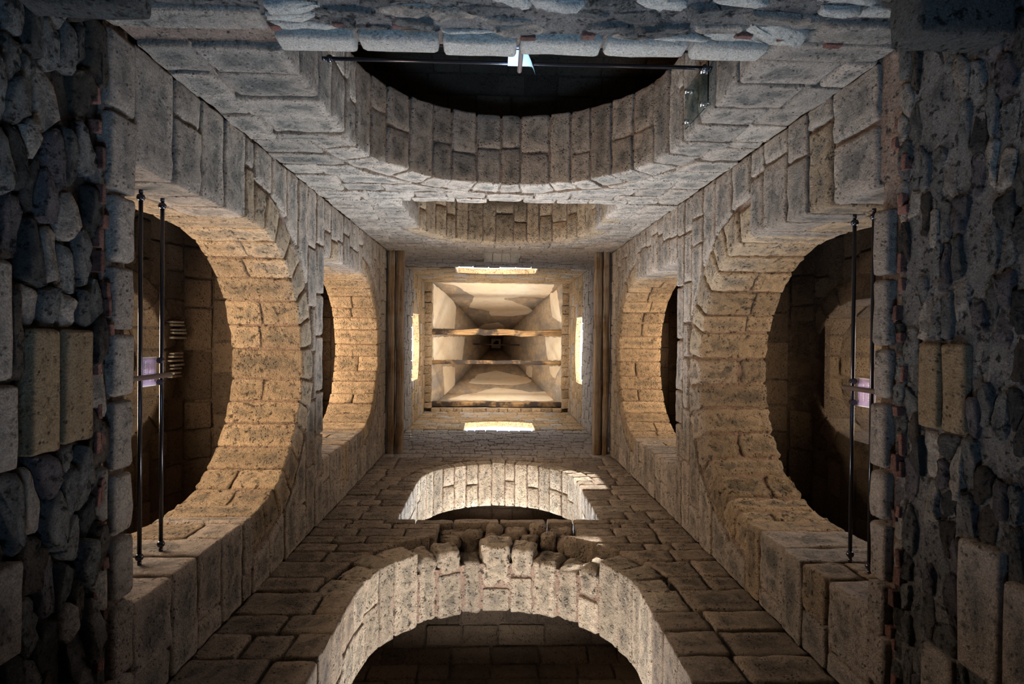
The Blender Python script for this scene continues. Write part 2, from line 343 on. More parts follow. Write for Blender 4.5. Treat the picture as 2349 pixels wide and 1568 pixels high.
def split(a, b, lo, hi):
    out, x = [a], a
    while b - x > hi:
        x += rng.uniform(lo, hi)
        if b - x < lo*.55: break
        out.append(x)
    return out + [b]
def ashlar_level(w, courses, A, vo, mat_face, mat_in, lo, hi, nvous, res=20, rough=2.3, gap=2.0, faced=0):
    s0, s1 = SPAN[w][0] - 3, SPAN[w][1] + 3; c, r, hs = A; ro = r + vo; par = wall[w]
    def edge(h, R): return math.sqrt(max(0., R*R - (h-hs)**2)) if h > hs else R
    for h0, h1 in zip(courses[:-1], courses[1:]):
        if h1 - hs > ro*.985 and h0 - hs > ro*.80:                 # a course that runs right across
            hb = hs + ro if h0 - hs < ro else h0
            cuts = split(s0, s1, lo, hi)
            if faced and h0 < 1300: cuts = split(s0, -120, lo, hi) + split(-118, 190, 34, 62)[1:] + split(192, s1, lo, hi)[1:]
            for a, b in zip(cuts[:-1], cuts[1:]):
                lower = h0; broken = faced and h0 < 1300 and -130 < (a+b)/2 < 200
                mid = (a+b)/2
                if h0 - hs < ro and abs(mid - c) < edge(h0, ro): lower = max(h0, hs + edge_h(mid - c, ro))
                if h1 - lower < 12: continue
                f, l = boxf(a, b, lower, h1, rng.uniform(-4, 16) if broken else rng.uniform(-2.2, 1.2), 60)
                put_stone(w, 'ashlar_block', f, l, mat_face, par, res=12 if broken else res, rough=6 if broken else rough, gap=gap, c=9 if broken else rng.uniform(2.5, 5))
            continue
        for side in (-1, 1):
            wallend = s0 if side < 0 else s1
            if h1 <= hs + 25:                                       # jamb courses: the last stone turns into the reveal
                e = c + side*r
                ln = min(rng.uniform(lo*.8, hi), abs(wallend - e)); 
                if abs(wallend - e) - ln < 28: ln = abs(wallend - e)
                inner = e - 0*side
                far = e + side*ln
                dp = rng.choice((TH, rng.uniform(55, 95)))
                a, b = sorted((inner, far)); d0 = rng.uniform(-2, 1)
                f, l = boxf(a, b, h0, h1, d0, dp)
                put_stone(w, 'quoin_block', f, l, mat_face if rng.random() < .92 else mat_in, par, res=res, rough=rough, gap=gap, c=rng.uniform(3, 6))
                if dp < TH:
                    a2, b2 = sorted((inner, inner + side*rng.uniform(35, 60)))
                    f, l = boxf(a2, b2, h0, h1, dp+2, TH)
                    put_stone(w, 'quoin_block', f, l, mat_in, par, res=res, rough=rough, gap=gap, c=4)
                e0 = e1 = far
            else:
                e0 = c + side*edge(h0, ro); e1 = c + side*edge(h1, ro)
            if side < 0: e0, e1 = max(e0, s0), max(e1, s0)
            else: e0, e1 = min(e0, s1), min(e1, s1)
            if abs(wallend - (e0+e1)/2) < 16: continue
            n = max(1, round(abs(wallend - (e0+e1)/2)/rng.uniform(lo, hi)))
            ts = [0] + [k/n + rng.uniform(-.1, .1)/n for k in range(1, n)] + [1]
            for t0, t1 in zip(ts[:-1], ts[1:]):
                k = lambda t, e: wallend + (e - wallend)*t
                q = [k(t0, e0), k(t1, e0), k(t0, e1), k(t1, e1)]
                if t1 < 1: q[3] = q[1]
                if t0 > 0: q[2] = q[0]
                if side > 0: q = [q[1], q[0], q[3], q[2]]
                if q[1] - q[0] < 9 and q[3] - q[2] < 9: continue
                q[1] = max(q[1], q[0]+4); q[3] = max(q[3], q[2]+4)
                f, l = quadf(*q, h0, h1, rng.uniform(-2.2, 1.2), 60 if faced else 40)
                put_stone(w, 'ashlar_block', f, l, mat_face, par, res=res, rough=rough, gap=gap, c=rng.uniform(2.5, 5))
    # voussoirs
    start = 0.
    bounds = [0.] + [math.pi*(k + rng.uniform(-.16, .16))/nvous for k in range(1, nvous)] + [math.pi]
    for i, (a, b) in enumerate(zip(bounds[:-1], bounds[1:])):
        r1 = ro - rng.uniform(1, 14)
        mid = math.degrees((a+b)/2)
        ruin = faced and 48 < mid < 138
        d0 = rng.uniform(4, 38) if ruin else rng.uniform(-1.5, 1.5)
        pit = w == 'right' and vo > 60 and mid > 84
        cut = rng.choice((None, rng.uniform(55, 98)))
        rr = r + rng.uniform(-1.5, 1.5)
        for da, db in (((d0, TH),) if cut is None else ((d0, cut), (cut+2, TH))):
            f, l = wedgef(c, hs, rr, r1, a, b, da, db)
            big = ruin and da == d0
            put_stone(w, 'voussoir', f, l, M['pitted'] if pit and mid < 140 else mat_in, par, res=11 if big or pit else res, rough=rough*(2.6 if big or pit else 1.25), gap=gap*.9,
                      c=rng.uniform(6, 12) if big or pit else rng.uniform(3, 5.5), freq=.05 if big else .08)
def edge_h(x, R): return math.sqrt(max(0., R*R - x*x))

C1 = {'left': [641, 722, 788, 855, 925, 960, 1032, 1106, 1170, 1230, 1290, 1348],
      'right': [641, 729, 786, 840, 916, 967, 1043, 1120, 1186, 1250, 1300, 1348],
      'back': [641, 706, 778, 840, 912, 945, 1012, 1075, 1140, 1205, 1262, 1310, 1348],
      'front': [641, 700, 765, 830, 890, 967, 1023, 1095, 1150, 1192, 1235, 1285, 1318, 1348]}
def course_list(a, b, lo, hi): return split(a, b, lo, hi)
SIZE1 = {'left': (95, 150), 'right': (75, 125), 'back': (70, 125), 'front': (62, 112)}
for w in WALLS:
    ashlar_level(w, C1[w], ARCH1[w], 74, M['ashlar'] if w != 'front' else M['shadeash'], {'back': M['ashlar'], 'front': M['cream']}.get(w, M['warm']), *SIZE1[w], nvous=15 if w != 'back' else 17, faced=w == 'front', gap=2.2)
for w in WALLS:
    ashlar_level(w, course_list(Z2, Z3, 44, 62), ARCH2[w], 58, M['ashlar'] if w != 'front' else M['shadeash'], M['warm'] if w != 'front' else M['cream'], 60, 110, nvous=17, res=26, gap=1.7, rough=2.0)

# thin-coursed masonry of the belfry above the second arches: far too fine to pick apart
for w in WALLS:
    s0, s1 = SPAN[w]; acc = Acc(); h = Z3
    while h < SILL[w] - 12:
        h1 = min(h + rng.uniform(30, 44), SILL[w]); x = s0 - rng.uniform(0, 25)
        while x < s1:
            x1 = min(x + rng.uniform(34, 74), s1 + 4)
            if not (w == 'back' and h1 > 2176 and h < 2392 and x1 > -40 and x < 98):
                f, l = boxf(max(x, s0), x1, h, h1, rng.uniform(-3.5, 1), 16)
                if l[0] > 8: acc.add(*stone_arrays(f, l, c=3, gap=1.3, rough=1.2))
            x = x1
        h = h1
    o = acc.build('thin_stonework', M['thin'], wall[w], lambda V, w=w: wmap(w, V), WALLS[w] < 0, True); o['kind'] = 'stuff'

for i in range(4):                                        # pale blocks over the small slit
    f, l = boxf(-46 + i*38, -8 + i*38, 2397, 2425, 0, TH); put_stone('back', 'slit_block', f, l, M['pale'], wall['back'], seg=(1, 1, 2), gap=.8, c=2)
f, l = boxf(-46, 104, 2158, 2175, 12, TH); put_stone('back', 'slit_bounce_sill', f, l, M['pale'], wall['back'], seg=(2, 1, 2), gap=.5, c=1.5, rough=.5)  # unseen pale sill added to bounce sun up to the slit's soffit
for x in (-50, 98):
    f, l = boxf(x, x+10, 2176, 2396, 14, TH); put_stone('back', 'slit_jamb', f, l, M['pale'], wall['back'], seg=(1, 3, 2), gap=.5, c=1.5, rough=.5)
# ------------------------------------------------------------------ rubble below the first sills
def clip(poly, p, n):
    """keep the side of the line through p where (x-p).n <= 0"""
    out = []
    for i in range(len(poly)):
        a, b = poly[i], poly[(i+1) % len(poly)]
        da, db = (a[0]-p[0])*n[0] + (a[1]-p[1])*n[1], (b[0]-p[0])*n[0] + (b[1]-p[1])*n[1]
        if da <= 0: out.append(a)
        if (da < 0 < db) or (db < 0 < da):
            t = da/(da-db); out.append((a[0] + (b[0]-a[0])*t, a[1] + (b[1]-a[1])*t))
    return out
def rubble(w, h0, h1, lx, lh, blocks, gap, proud, keep, mats, sink=8.):
    s0, s1 = SPAN[w]; seeds = []
    rows = max(1, round((h1-h0)/lh))
    for j in range(rows):
        x = s0 - rng.uniform(0, lx)
        while x < s1 + lx*.5:
            x += lx*rng.uniform(.55, 1.45)
            seeds.append((x, h0 + (j+.5 + rng.uniform(-.38, .38))*(h1-h0)/rows))
    inb = lambda p, m=0: any(b[0]-m < p[0] < b[1]+m and b[2]-m < p[1] < b[3]+m for b in blocks)
    seeds = [p for p in seeds if not inb(p, 4)]
    k = lx/lh                                              # clip in a stretched space so stones lie long
    for p in seeds:
        if rng.random() > keep: continue
        poly = [(s0+1, h0), (s1-1, h0), (s1-1, h1), (s0+1, h1)]
        for q in seeds:
            if q is p or abs(q[0]-p[0]) > 3*lx or abs(q[1]-p[1]) > 3*lh: continue
            nx, ny = (q[0]-p[0]), (q[1]-p[1])*k*k
            poly = clip(poly, ((p[0]+q[0])/2, (p[1]+q[1])/2), (nx, ny))
            if len(poly) < 3: break
        for b in blocks:
            if len(poly) < 3: break
            dd = [(b[0]-p[0], (b[0], 0), (1, 0)), (p[0]-b[1], (b[1], 0), (-1, 0)), (b[2]-p[1], (0, b[2]), (0, 1)), (p[1]-b[3], (0, b[3]), (0, -1))]
            best = max(dd); 
            if best[0] > -2: poly = clip(poly, best[1], best[2])
        if len(poly) < 3: continue
        cx = sum(a[0] for a in poly)/len(poly); cy = sum(a[1] for a in poly)/len(poly)
        pts = []
        for i in range(len(poly)):                         # round the corners once
            a, b = poly[i], poly[(i+1) % len(poly)]
            pts += [(a[0]*.87 + b[0]*.13, a[1]*.87 + b[1]*.13), ((a[0]+b[0])/2 + rng.uniform(-1.5, 1.5), (a[1]+b[1])/2 + rng.uniform(-1.5, 1.5)), (a[0]*.13 + b[0]*.87, a[1]*.13 + b[1]*.87)]
        ext = max(abs(a[0]-cx) for a in pts), max(abs(a[1]-cy) for a in pts)
        if min(ext) < 4: continue
        g = gap*rng.uniform(.6, 1.5)
        fx, fy = max(.35, 1 - g/ext[0]), max(.35, 1 - g/ext[1])
        pr = rng.uniform(*proud); n = len(pts); bl = rng.uniform(.82, .95); tp = rng.uniform(-.25, .25); V, fc, e = [], [], []
        tx, ty = rng.uniform(-.14, .14), rng.uniform(-.28, .28)
        for sc_, d, ed in ((1., sink + 6, 1), (1., sink - (sink+pr)*.72, 1), (bl, -pr, .5), (.45, -pr-.5, 0)):
            for a in pts:
                xx, yy = (a[0]-cx)*fx*sc_, (a[1]-cy)*fy*sc_
                V.append((cx + xx, cy + yy, d + (tx*xx + ty*yy if d == -pr or d == -pr-.5 else 0))); e.append(ed)
        V.append((cx, cy, -pr-.6)); e.append(0)
        for r_ in range(3):
            for i in range(n): fc.append([r_*n+i, r_*n+(i+1) % n, (r_+1)*n+(i+1) % n, (r_+1)*n+i])
        for i in range(n): fc.append([3*n+i, 3*n+(i+1) % n, 4*n])
        V = rough_shift(np.array(V), 2.4, .12, rng.random()*40)
        link_mesh('rubble_stone', wmap(w, V), [q[::-1] for q in fc] if WALLS[w] > 0 else fc, rng.choice(mats), wall[w], e)
    for b in blocks:
        f, l = boxf(*b[:4], -b[4], 30)
        put_stone(w, 'ashlar_block', f, l, b[5], wall[w], seg=(3, 2, 1), rough=1.6, gap=1.2, c=4)

R3 = [M['rubble']]*5 + [M['ashlar'], M['brownrubble'], M['brownrubble'], M['violet']]
R3R = [M['rubble']]*2 + [M['palerubble']]*3 + [M['ashlar'], M['violet'], M['brownrubble']]
for w, mt, d in (('left', 'darkbed', 11.), ('right', 'limebed', 3.), ('back', 'limebed', 2.)):
    a_ = Acc(); a_.box((SPAN[w][0], 380, d), (SPAN[w][1], 601, d + 6))
    a_.build('mortar_bed', M[mt], wall[w], lambda V, w=w: wmap(w, V), WALLS[w] < 0)
BL = {'left': [(-5, 108, 498, 533, 5, M['yellow']), (-5, 104, 535, 575, 6, M['yellow']), (-60, 40, 440, 480, 6, M['ashlar']), (42, 115, 440, 487, 6, M['ashlar']), (190, 270, 440, 490, 7, M['ashlar']),
               (-318, -235, 596, 641, 4, M['ashlar']), (-233, -150, 598, 641, 5, M['ashlar'])],
      'right': [(0, 88, 540, 569, 5, M['yellow']), (0, 88, 509, 538, 5, M['yellow']), (180, 300, 470, 515, 6, M['ashlar']), (200, 320, 425, 468, 6, M['ashlar']), (302, 432, 520, 560, 4, M['ashlar'])],
      'back': [(-398, -235, 566, 604, 3, M['ashlar']), (330, 437, 560, 598, 4, M['ashlar']), (300, 437, 602, 641, 2, M['ashlar'])],
      'front': []}
rubble('left', 430, 600, 45, 21, BL['left'], 2.0, (-3, 7), .95, R3 + [M['palerubble']]*5, 16)
rubble('right', 420, 606, 38, 16, BL['right'], 1.9, (-3, 3), .80, R3R, 6)
rubble('back', 500, 606, 52, 19, BL['back'], 3.0, (-1, 4), .78, [M['palerubble'], M['ashlar'], M['pale'], M['palerubble']], 6)
rubble('front', 560, 641, 60, 27, [], 2.5, (1, 6), .9, R3, 7)
# broken red brick and tile pieces wedged along the course under the sills
for w, hb, n in (('left', 590, 24), ('right', 598, 24), ('back', 594, 10)):
    s0, s1 = SPAN[w]
    for i in range(n):
        x = s0 + 60 + (s1-s0-90)*(i + rng.random())/n; ln = rng.uniform(10, 24); th = rng.uniform(2.5, 5)
        hb_ = hb + rng.uniform(-11, 8)
        f, l = boxf(x, x+ln, hb_, hb_+th*2, -rng.uniform(0, 6), 14)
        put_stone(w, 'brick', f, l, M['brick'], wall[w], gap=.2, c=1.2, rough=1.2)
# dressed sill course below each opening
for w, hb, a, b, lo, hi, mt in (('left', 604, -150, 433, 62, 84, M['ashlar']), ('right', 612, -150, 433, 58, 80, M['ashlar']), ('back', 606, -238, 300, 82, 96, M['pale']), ('front', 606, XL, XR, 70, 100, M['ashlar'])):
    cuts = split(a, b, lo, hi)
    for x0, x1 in zip(cuts[:-1], cuts[1:]):
        f, l = boxf(x0, x1, hb, Z1, -rng.uniform(3, 7), 60)
        put_stone(w, 'sill_stone', f, l, mt, wall[w], seg=(3, 1, 1), rough=1.4, gap=2.4, c=rng.uniform(4, 7))
# stone slabs bridging the two far corners of the room, low down
for nm, lo_, hi_, lab in (('corner_slab', (-392, -318, 470), (-296, -268, 500), 'blue-grey corner slab above the dark left rubble, thinner of two'),
                     ('corner_slab', (352, -318, 462), (437, -258, 500), 'deep blue-black corner slab above the right rubble wall, larger of two')):
    o = thing(nm, P((lo_[0]+hi_[0])/2, (lo_[1]+hi_[1])/2, lo_[2]), lab, 'slab')
    f, l = boxf(lo_[0], hi_[0], lo_[1], hi_[1], lo_[2], hi_[2])
    V, fc, e = stone_arrays(f, l, c=6, seg=(3, 2, 1), gap=0, rough=2.5)
    V = np.stack([V[:, 0]*S, V[:, 1]*S, V[:, 2]*S + ZE], 1)
    link_mesh('slab_body', V, fc, M['rubble'], o, e)

# ------------------------------------------------------------------ galleries behind the arches
def gmap(base, zc, R):
    """profile of the outer gallery face: straight wall up to zc, then a round vault turning back to the tower; d is measured behind that face"""
    def mp(w, V):
        h, d = V[:, 1], V[:, 2]
        a = np.clip((h - zc)/R, 0, math.pi)
        dd = base + np.where(h <= zc, d, -R + (R + d)*np.cos(a)); hh = np.where(h <= zc, h, zc + (R + d)*np.sin(a))
        return wmap(w, np.stack([V[:, 0], hh, dd], 1))
    return mp
R_ = GAL/2; B_ = TH + GAL; OT = 160.
OW = {'left': (58., 140., 1085.), 'right': (60., 140., 1140.), 'front': (15., 140., 990.), 'back': None}
outer = {}
OLAB = {'left': 'rough brown gallery wall behind the left arch with layered tile patch', 'right': 'dark gallery wall with curved window voussoirs behind the right arch',
        'front': 'dark coursed gallery wall and vault seen under the broken arch', 'back': 'nearly black coursed gallery wall behind the wide back arch'}
for w in WALLS:
    s0, s1 = SPAN[w]; e = B_ + OT if w in ('left', 'right') else B_; acc = Acc(); q = OW[w]
    lo, hi = s0 - e, s1 + e
    b0, b1 = B_ + 4, B_ + OT
    acc.box((lo, -250, b0), (hi, 820, b1))
    if q: arch_block(acc, lo, hi, 820, 1348, q[0], q[1]+4, q[2], b0, b1, 16)
    else: acc.box((lo, 820, b0), (hi, 1348, b1))
    if w == 'back': acc.box((lo, 1348, b0), (hi, 2185, b1))
    else: acc.box((lo, 1348, b0), (hi, 1540, b1)); arch_block(acc, lo, hi, 1540, 2185, q[0], 140, 1840, b0, b1, 16)
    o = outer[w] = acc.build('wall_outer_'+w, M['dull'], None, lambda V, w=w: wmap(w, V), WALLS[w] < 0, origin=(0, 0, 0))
    tag(o, OLAB[w], 'wall', None, 'structure')
    for zc in (1245., 2082.):                                        # vault backing
        acc = Acc(); n = 14
        for i in range(n):
            a, b = math.pi*i/n, math.pi*(i+1)/n
            V = [(x, zc + r*math.sin(t_), B_ - R_ + r*math.cos(t_)) for x in (s0 - (TH if w in ('left','right') else 0), s1 + (TH if w in ('left','right') else 0)) for r, t_ in ((R_+4, a), (R_+4, b), (R_+16, b), (R_+16, a))]
            acc.add(V, [[3,2,1,0],[4,5,6,7],[0,1,5,4],[1,2,6,5],[2,3,7,6],[3,0,4,7]])
        acc.build('vault', M['dull'], o, lambda V, w=w: wmap(w, V), WALLS[w] < 0)
    mp = gmap(B_, 1245., R_)
    top = 1245 + R_*2.6; h = 1000. if q is None else (q[2] - 40 if q else 1000)
    h = 1010.
    cl = split(h, top, 42, 62)
    for h0, h1 in zip(cl[:-1], cl[1:]):
        cuts = split(s0 - 40, s1 + 40, 55, 115)
        for a, b in zip(cuts[:-1], cuts[1:]):
            segs = [(a, b)]
            if q:
                hm = (h0+h1)/2
                rr = q[1] + 52
                x = rr if hm < q[2] else (edge_h(hm - q[2], rr) if hm - q[2] < rr else 0)
                segs = [z for z in ((a, min(b, q[0]-x)), (max(a, q[0]+x), b)) if z[1]-z[0] > 12] if x > 0 else segs
            for a2, b2 in segs:
                f, l = boxf(a2, b2, h0, h1, rng.uniform(-3, 2), 18)
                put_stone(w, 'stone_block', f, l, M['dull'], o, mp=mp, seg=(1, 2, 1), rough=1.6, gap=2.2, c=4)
    if q:
        nv = 9
        for i in range(nv):
            a, b = math.pi*i/nv, math.pi*(i+1)/nv
            f, l = wedgef(q[0], q[2], q[1], q[1]+48, a, b, rng.uniform(-4, 0), 60)
            put_stone(w, 'voussoir', f, l, M['dull'], o, mp=lambda w, V: wmap(w, V + np.array((0, 0, B_))), seg=(1, 1, 1), rough=2, gap=2, c=5)
            f, l = wedgef(q[0], q[2], q[1]+rng.uniform(-2, 2), q[1]+40, a, b, 62, OT)
            put_stone(w, 'voussoir', f, l, M['dull'], o, mp=lambda w, V: wmap(w, V + np.array((0, 0, B_))), seg=(1, 1, 1), rough=2, gap=2, c=5)
    cl = split(2050., 2082 + R_*2.3, 42, 60) if w != 'back' else []
    mp2 = gmap(B_, 2082., R_)
    for h0, h1 in zip(cl[:-1], cl[1:]):
        cuts = split(s0, s1, 55, 100)
        for a, b in zip(cuts[:-1], cuts[1:]):
            f, l = boxf(a, b, h0, h1, rng.uniform(-2, 2), 18)
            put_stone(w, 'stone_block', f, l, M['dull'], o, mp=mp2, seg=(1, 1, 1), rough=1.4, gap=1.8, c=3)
# layered thin tiles patching the reveal of the left gallery window
for i in range(15):
    y = -30 + i*8.5 + rng.uniform(-2, 2)
    if 4 < i < 8: continue
    f, l = boxf(y, y + 4.5, 1236 + rng.uniform(-6, 6), 1282 + rng.uniform(-14, 6), -9 - rng.uniform(0, 4), 20)
    put_stone('left', 'tile', f, l, M['pale'], outer['left'], mp=gmap(B_, 1245., R_), gap=.2, c=1.2, rough=1.2)
# floors of the galleries, roof slab over them
acc = Acc()
o1, i1 = (XL-B_-OT, XR+B_+OT, YB-B_-OT, YF+B_+OT), (XL-TH, XR+TH, YB-TH, YF+TH)
def ring(acc, z0, z1, o=o1, i=i1):
    acc.box((o[0], o[2], z0), (i[0], o[3], z1)); acc.box((i[1], o[2], z0), (o[1], o[3], z1))
    acc.box((i[0], o[2], z0), (i[1], i[2], z1)); acc.box((i[0], i[3], z0), (i[1], o[3], z1))
U2W = lambda V: np.stack([V[:, 0]*S, V[:, 1]*S, V[:, 2]*S + ZE], 1)
acc = Acc(); ring(acc, 610, 640); tag(acc.build('floor_2', M['dull'], None, U2W), 'gallery floor level with the first arch sills', 'floor', None, 'structure')
acc = Acc(); ring(acc, 1338, 1347); tag(acc.build('floor_3', M['dull'], None, U2W), 'gallery floor level with the second arch sills', 'floor', None, 'structure')
acc = Acc(); ring(acc, 2185, 2200); tag(acc.build('roof', M['pale'], None, U2W), 'flat roof over the galleries round the belfry', 'roof', None, 'structure')
acc = Acc(); acc.box((o1[0], o1[2], -262), (o1[1], o1[3], -250)); tag(acc.build('floor', M['dull'], None, U2W), 'stone floor at the bottom of the tower', 'floor', None, 'structure')
acc = Acc(); acc.box((-9000, -9000, -300), (9000, 9000, -264)); tag(acc.build('ground', M['ground'], None, U2W), 'dry ground outside the tower', 'ground', None, 'structure')

# ------------------------------------------------------------------ belfry windows and spire
ZS = 3300.
BW = {'left': (52., 165., 3058.), 'right': (62., 165., 3032.), 'back': (10., 186., 2868.), 'front': (30., 165., 2912.)}   # centre, half width, crown
IN, TT = -3., 26.
for w in WALLS:
    TT = 33. if w == 'left' else 26.
    s0, s1 = SPAN[w]; e = TT if w in ('left', 'right') else 8.; acc = Acc(); c, hw, cr = BW[w]; z0 = SILL[w]-4
    rise = 46.; r = (hw*hw + rise*rise)/(2*rise)
    acc.box((s0-e, z0, IN+3), (c-hw-4, ZS+10, TT)); acc.box((c+hw+4, z0, IN+3), (s1+e, ZS+10, TT))
    n = 12
    for i in range(n):
        x0, x1 = c - hw - 4 + 2*(hw+4)*i/n, c - hw - 4 + 2*(hw+4)*(i+1)/n
        y0, y1 = (cr - r + math.sqrt(max(0, r*r - min(hw, abs(x-c))**2)) + 3 for x in (x0, x1))
        V = [(x, y, d) for d in (IN+3, TT) for x, y in ((x0, y0), (x1, y1), (x1, ZS+10), (x0, ZS+10))]
        acc.add(V, [[3,2,1,0],[4,5,6,7],[0,1,5,4],[1,2,6,5],[2,3,7,6],[3,0,4,7]])
    acc.build('window_wall', M['sunbounce'], wall[w], lambda V, w=w: wmap(w, V), WALLS[w] < 0)
    cl = split(z0+4, ZS, 48, 66)
    for h0, h1 in zip(cl[:-1], cl[1:]):
        cuts = split(s0, s1, 55, 92)
        for a, b in zip(cuts[:-1], cuts[1:]):
            segs = [(a, b)]
            if h0 < cr:
                x = hw + rng.uniform(0, 3); segs = [z for z in ((a, min(b, c-x)), (max(a, c+x), b)) if z[1]-z[0] > 10]
                if h1 > cr - 4 and h0 > cr - 40: segs = [z for z in ((a, min(b, c-x*.8)), (max(a, c+x*.8), b)) if z[1]-z[0] > 10]
            for a2, b2 in segs:
                f, l = boxf(a2, b2, h0, h1, IN + rng.uniform(-3, 1), TT)
                put_stone(w, 'stone_block', f, l, M['sunbounce'] if rng.random() < .8 else M['thin'], wall[w], seg=(1, 1, 1), rough=2.2, gap=1.6, c=4)
# spire: four leaning faces that close to a small hatch
BX0, BX1, BY0, BY1 = -358., 398., -322., 411.
AX, AY, HA, ZT = 20., 50., 38., 4700.
base = [(BX0, BY0), (BX1, BY0), (BX1, BY1), (BX0, BY1)]; topq = [(AX-HA, AY-HA), (AX+HA, AY-HA), (AX+HA, AY+HA), (AX-HA, AY+HA)]
spire = thing('ceiling', P(AX, AY, ZS), 'hollow pyramid spire with peeling cream plaster closing the tower overhead', 'ceiling', None, 'structure')
T_ = 60.
for k in range(4):
    b0, b1, t0, t1 = base[k], base[(k+1) % 4], topq[k], topq[(k+1) % 4]
    cx, cy = (BX0+BX1)/2, (BY0+BY1)/2
    nrm = np.array([(b0[0]+b1[0])/2 - cx, (b0[1]+b1[1])/2 - cy]); nrm /= np.linalg.norm(nrm)
    ext = lambda p, t=T_: (p[0] + math.copysign(t, p[0]-AX), p[1] + math.copysign(t, p[1]-AY))
    V, fc = [], []
    nz, ns = 14, 8
    for lay in range(2):
        for i in range(nz+1):
            for j in range(ns+1):
                q = i/nz; z = ZS - (0 if lay == 0 else 0) + (ZT-ZS)*q
                pb = np.array(b0)*(1-j/ns) + np.array(b1)*(j/ns); pt = np.array(t0)*(1-j/ns) + np.array(t1)*(j/ns)
                p = pb*(1-q) + pt*q
                if lay: p = p + nrm*T_ + (np.array(b1)-np.array(b0))/np.linalg.norm(np.array(b1)-np.array(b0))*T_*(2*j/ns-1)
                elif 0 < j < ns: p = p + nrm*2.5*noise.noise(Vector((p[0]*.02, p[1]*.02, z*.01)))
                V.append(P(p[0], p[1], z))
    N = (nz+1)*(ns+1); idx = lambda i, j, l=0: l*N + i*(ns+1) + j
    for i in range(nz):
        for j in range(ns):
            fc.append([idx(i, j), idx(i+1, j), idx(i+1, j+1), idx(i, j+1)]); fc.append([idx(i, j, 1), idx(i, j+1, 1), idx(i+1, j+1, 1), idx(i+1, j, 1)])
    for j in range(ns):
        fc.append([idx(0, j), idx(0, j+1), idx(0, j+1, 1), idx(0, j, 1)]); fc.append([idx(nz, j), idx(nz, j, 1), idx(nz, j+1, 1), idx(nz, j+1)])
    for i in range(nz):
        fc.append([idx(i, 0), idx(i, 0, 1), idx(i+1, 0, 1), idx(i+1, 0)]); fc.append([idx(i, ns), idx(i+1, ns), idx(i+1, ns, 1), idx(i, ns, 1)])
    link_mesh('spire_face', V, fc, M['spire'], spire)
PATCH = [('back', [(-324, 3314), (353, 3330), (349, 3497), (316, 3585), (214, 3559), (69, 3579), (65, 3624), (127, 3668), (228, 3776), (273, 3875), (238, 3947), (129, 4006), (-24, 3993), (-33, 3887), (-168, 3791), (-122, 3572), (-180, 3461), (-226, 3356)]),
('back', [(-113, 4321), (-68, 4236), (40, 4191), (85, 4305), (65, 4393), (-103, 4399)]),
('front', [(-162, 3763), (-100, 3959), (11, 4049), (122, 3964), (239, 3883), (260, 3835), (253, 3787), (134, 3723), (1, 3736)]),
('front', [(-278, 3437), (-195, 3517), (-107, 3560), (11, 3661), (131, 3635), (230, 3580), (351, 3596), (380, 3423)]),
('left', [(-307, 3313), (-252, 3650), (-192, 3742), (-58, 3700), (-51, 3319)]), ('left', [(0, 3320), (-2, 3941), (156, 3879), (135, 3323)]), ('left', [(181, 3494), (193, 3722), (340, 3726), (367, 3526)]),
('right', [(-275, 3501), (-284, 3388), (-126, 3307), (-92, 3315), (-131, 3458), (-204, 3499)]), ('right', [(-7, 3587), (-7, 3308), (128, 3304), (137, 3529)]), ('right', [(177, 3501), (162, 3303), (245, 3397), (216, 3487)]), ('right', [(202, 3977), (195, 3847), (270, 3860), (268, 3975)])]
FACE = {'back': (1, BY0, AY-HA, 1), 'front': (1, BY1, AY+HA, -1), 'left': (0, BX0, AX-HA, 1), 'right': (0, BX1, AX+HA, -1)}
for fk, poly in PATCH:
    axx, b_, t_, inw = FACE[fk]; pts = []
    for i in range(len(poly)):
        a, b = np.array(poly[i], float), np.array(poly[(i+1) % len(poly)], float); n = max(2, int(np.linalg.norm(b-a)/18))
        for k in range(n):
            p = a + (b-a)*k/n; q = Vector((p[0]*.025, p[1]*.025, 7.7)); nv = noise.noise_vector(q) + .5*noise.noise_vector(q*3)
            pts.append((p[0] + 9*nv[0], max(ZS+4, p[1] + 12*nv[1])))
    n = len(pts); V = []
    for off in (-2, 3.5):
        for a, z in pts:
            c_ = b_ + (t_-b_)*(z-ZS)/(ZT-ZS) + inw*off
            V.append(P(a, c_, z) if axx == 1 else P(c_, a, z))
    fc = [list(range(n, 2*n)), list(range(n))[::-1]] + [[i, (i+1) % n, n+(i+1) % n, n+i] for i in range(n)]
    link_mesh('plaster_patch', V, fc, M['plaster'], spire, None, False)
acc = Acc(); ring(acc, ZS-14, ZS+8, (XL-30, XR+30, YB-30, YF+30), (BX0-2, BX1+2, BY0-2, BY1+2)); acc.build('springing_ledge', M['sunbounce'], spire, U2W)
for x0, x1, y0, y1, ax in ((XL-2, BX0+2, BY0, BY1, 1), (BX1-2, XR+2, BY0, BY1, 1), (BX0, BX1, BY1-2, YF+2, 0), (BX0, BX1, YB-4, BY0+6, 0)):
    cuts = split(y0, y1, 42, 78) if ax else split(x0, x1, 42, 78)
    for a, b in zip(cuts[:-1], cuts[1:]):
        jit = rng.uniform(-3, 3)
        f, l = boxf(x0+jit, x1+jit, a, b, ZS-34-rng.uniform(0, 8), ZS+2) if ax else boxf(a, b, y0+jit, y1+jit, ZS-34-rng.uniform(0, 8), ZS+2)
        V, fc, e = stone_arrays(f, l, c=4, seg=(2, 2, 1), gap=1.2, rough=3)
        link_mesh('ledge_stone', U2W(V), fc, M['sunbounce'], spire, e)
acc = Acc(); acc.box((AX-HA-70, AY-HA-70, ZT-2), (AX+HA+70, AY+HA+70, ZT+20)); acc.build('hatch', M['plaster'], spire, U2W)

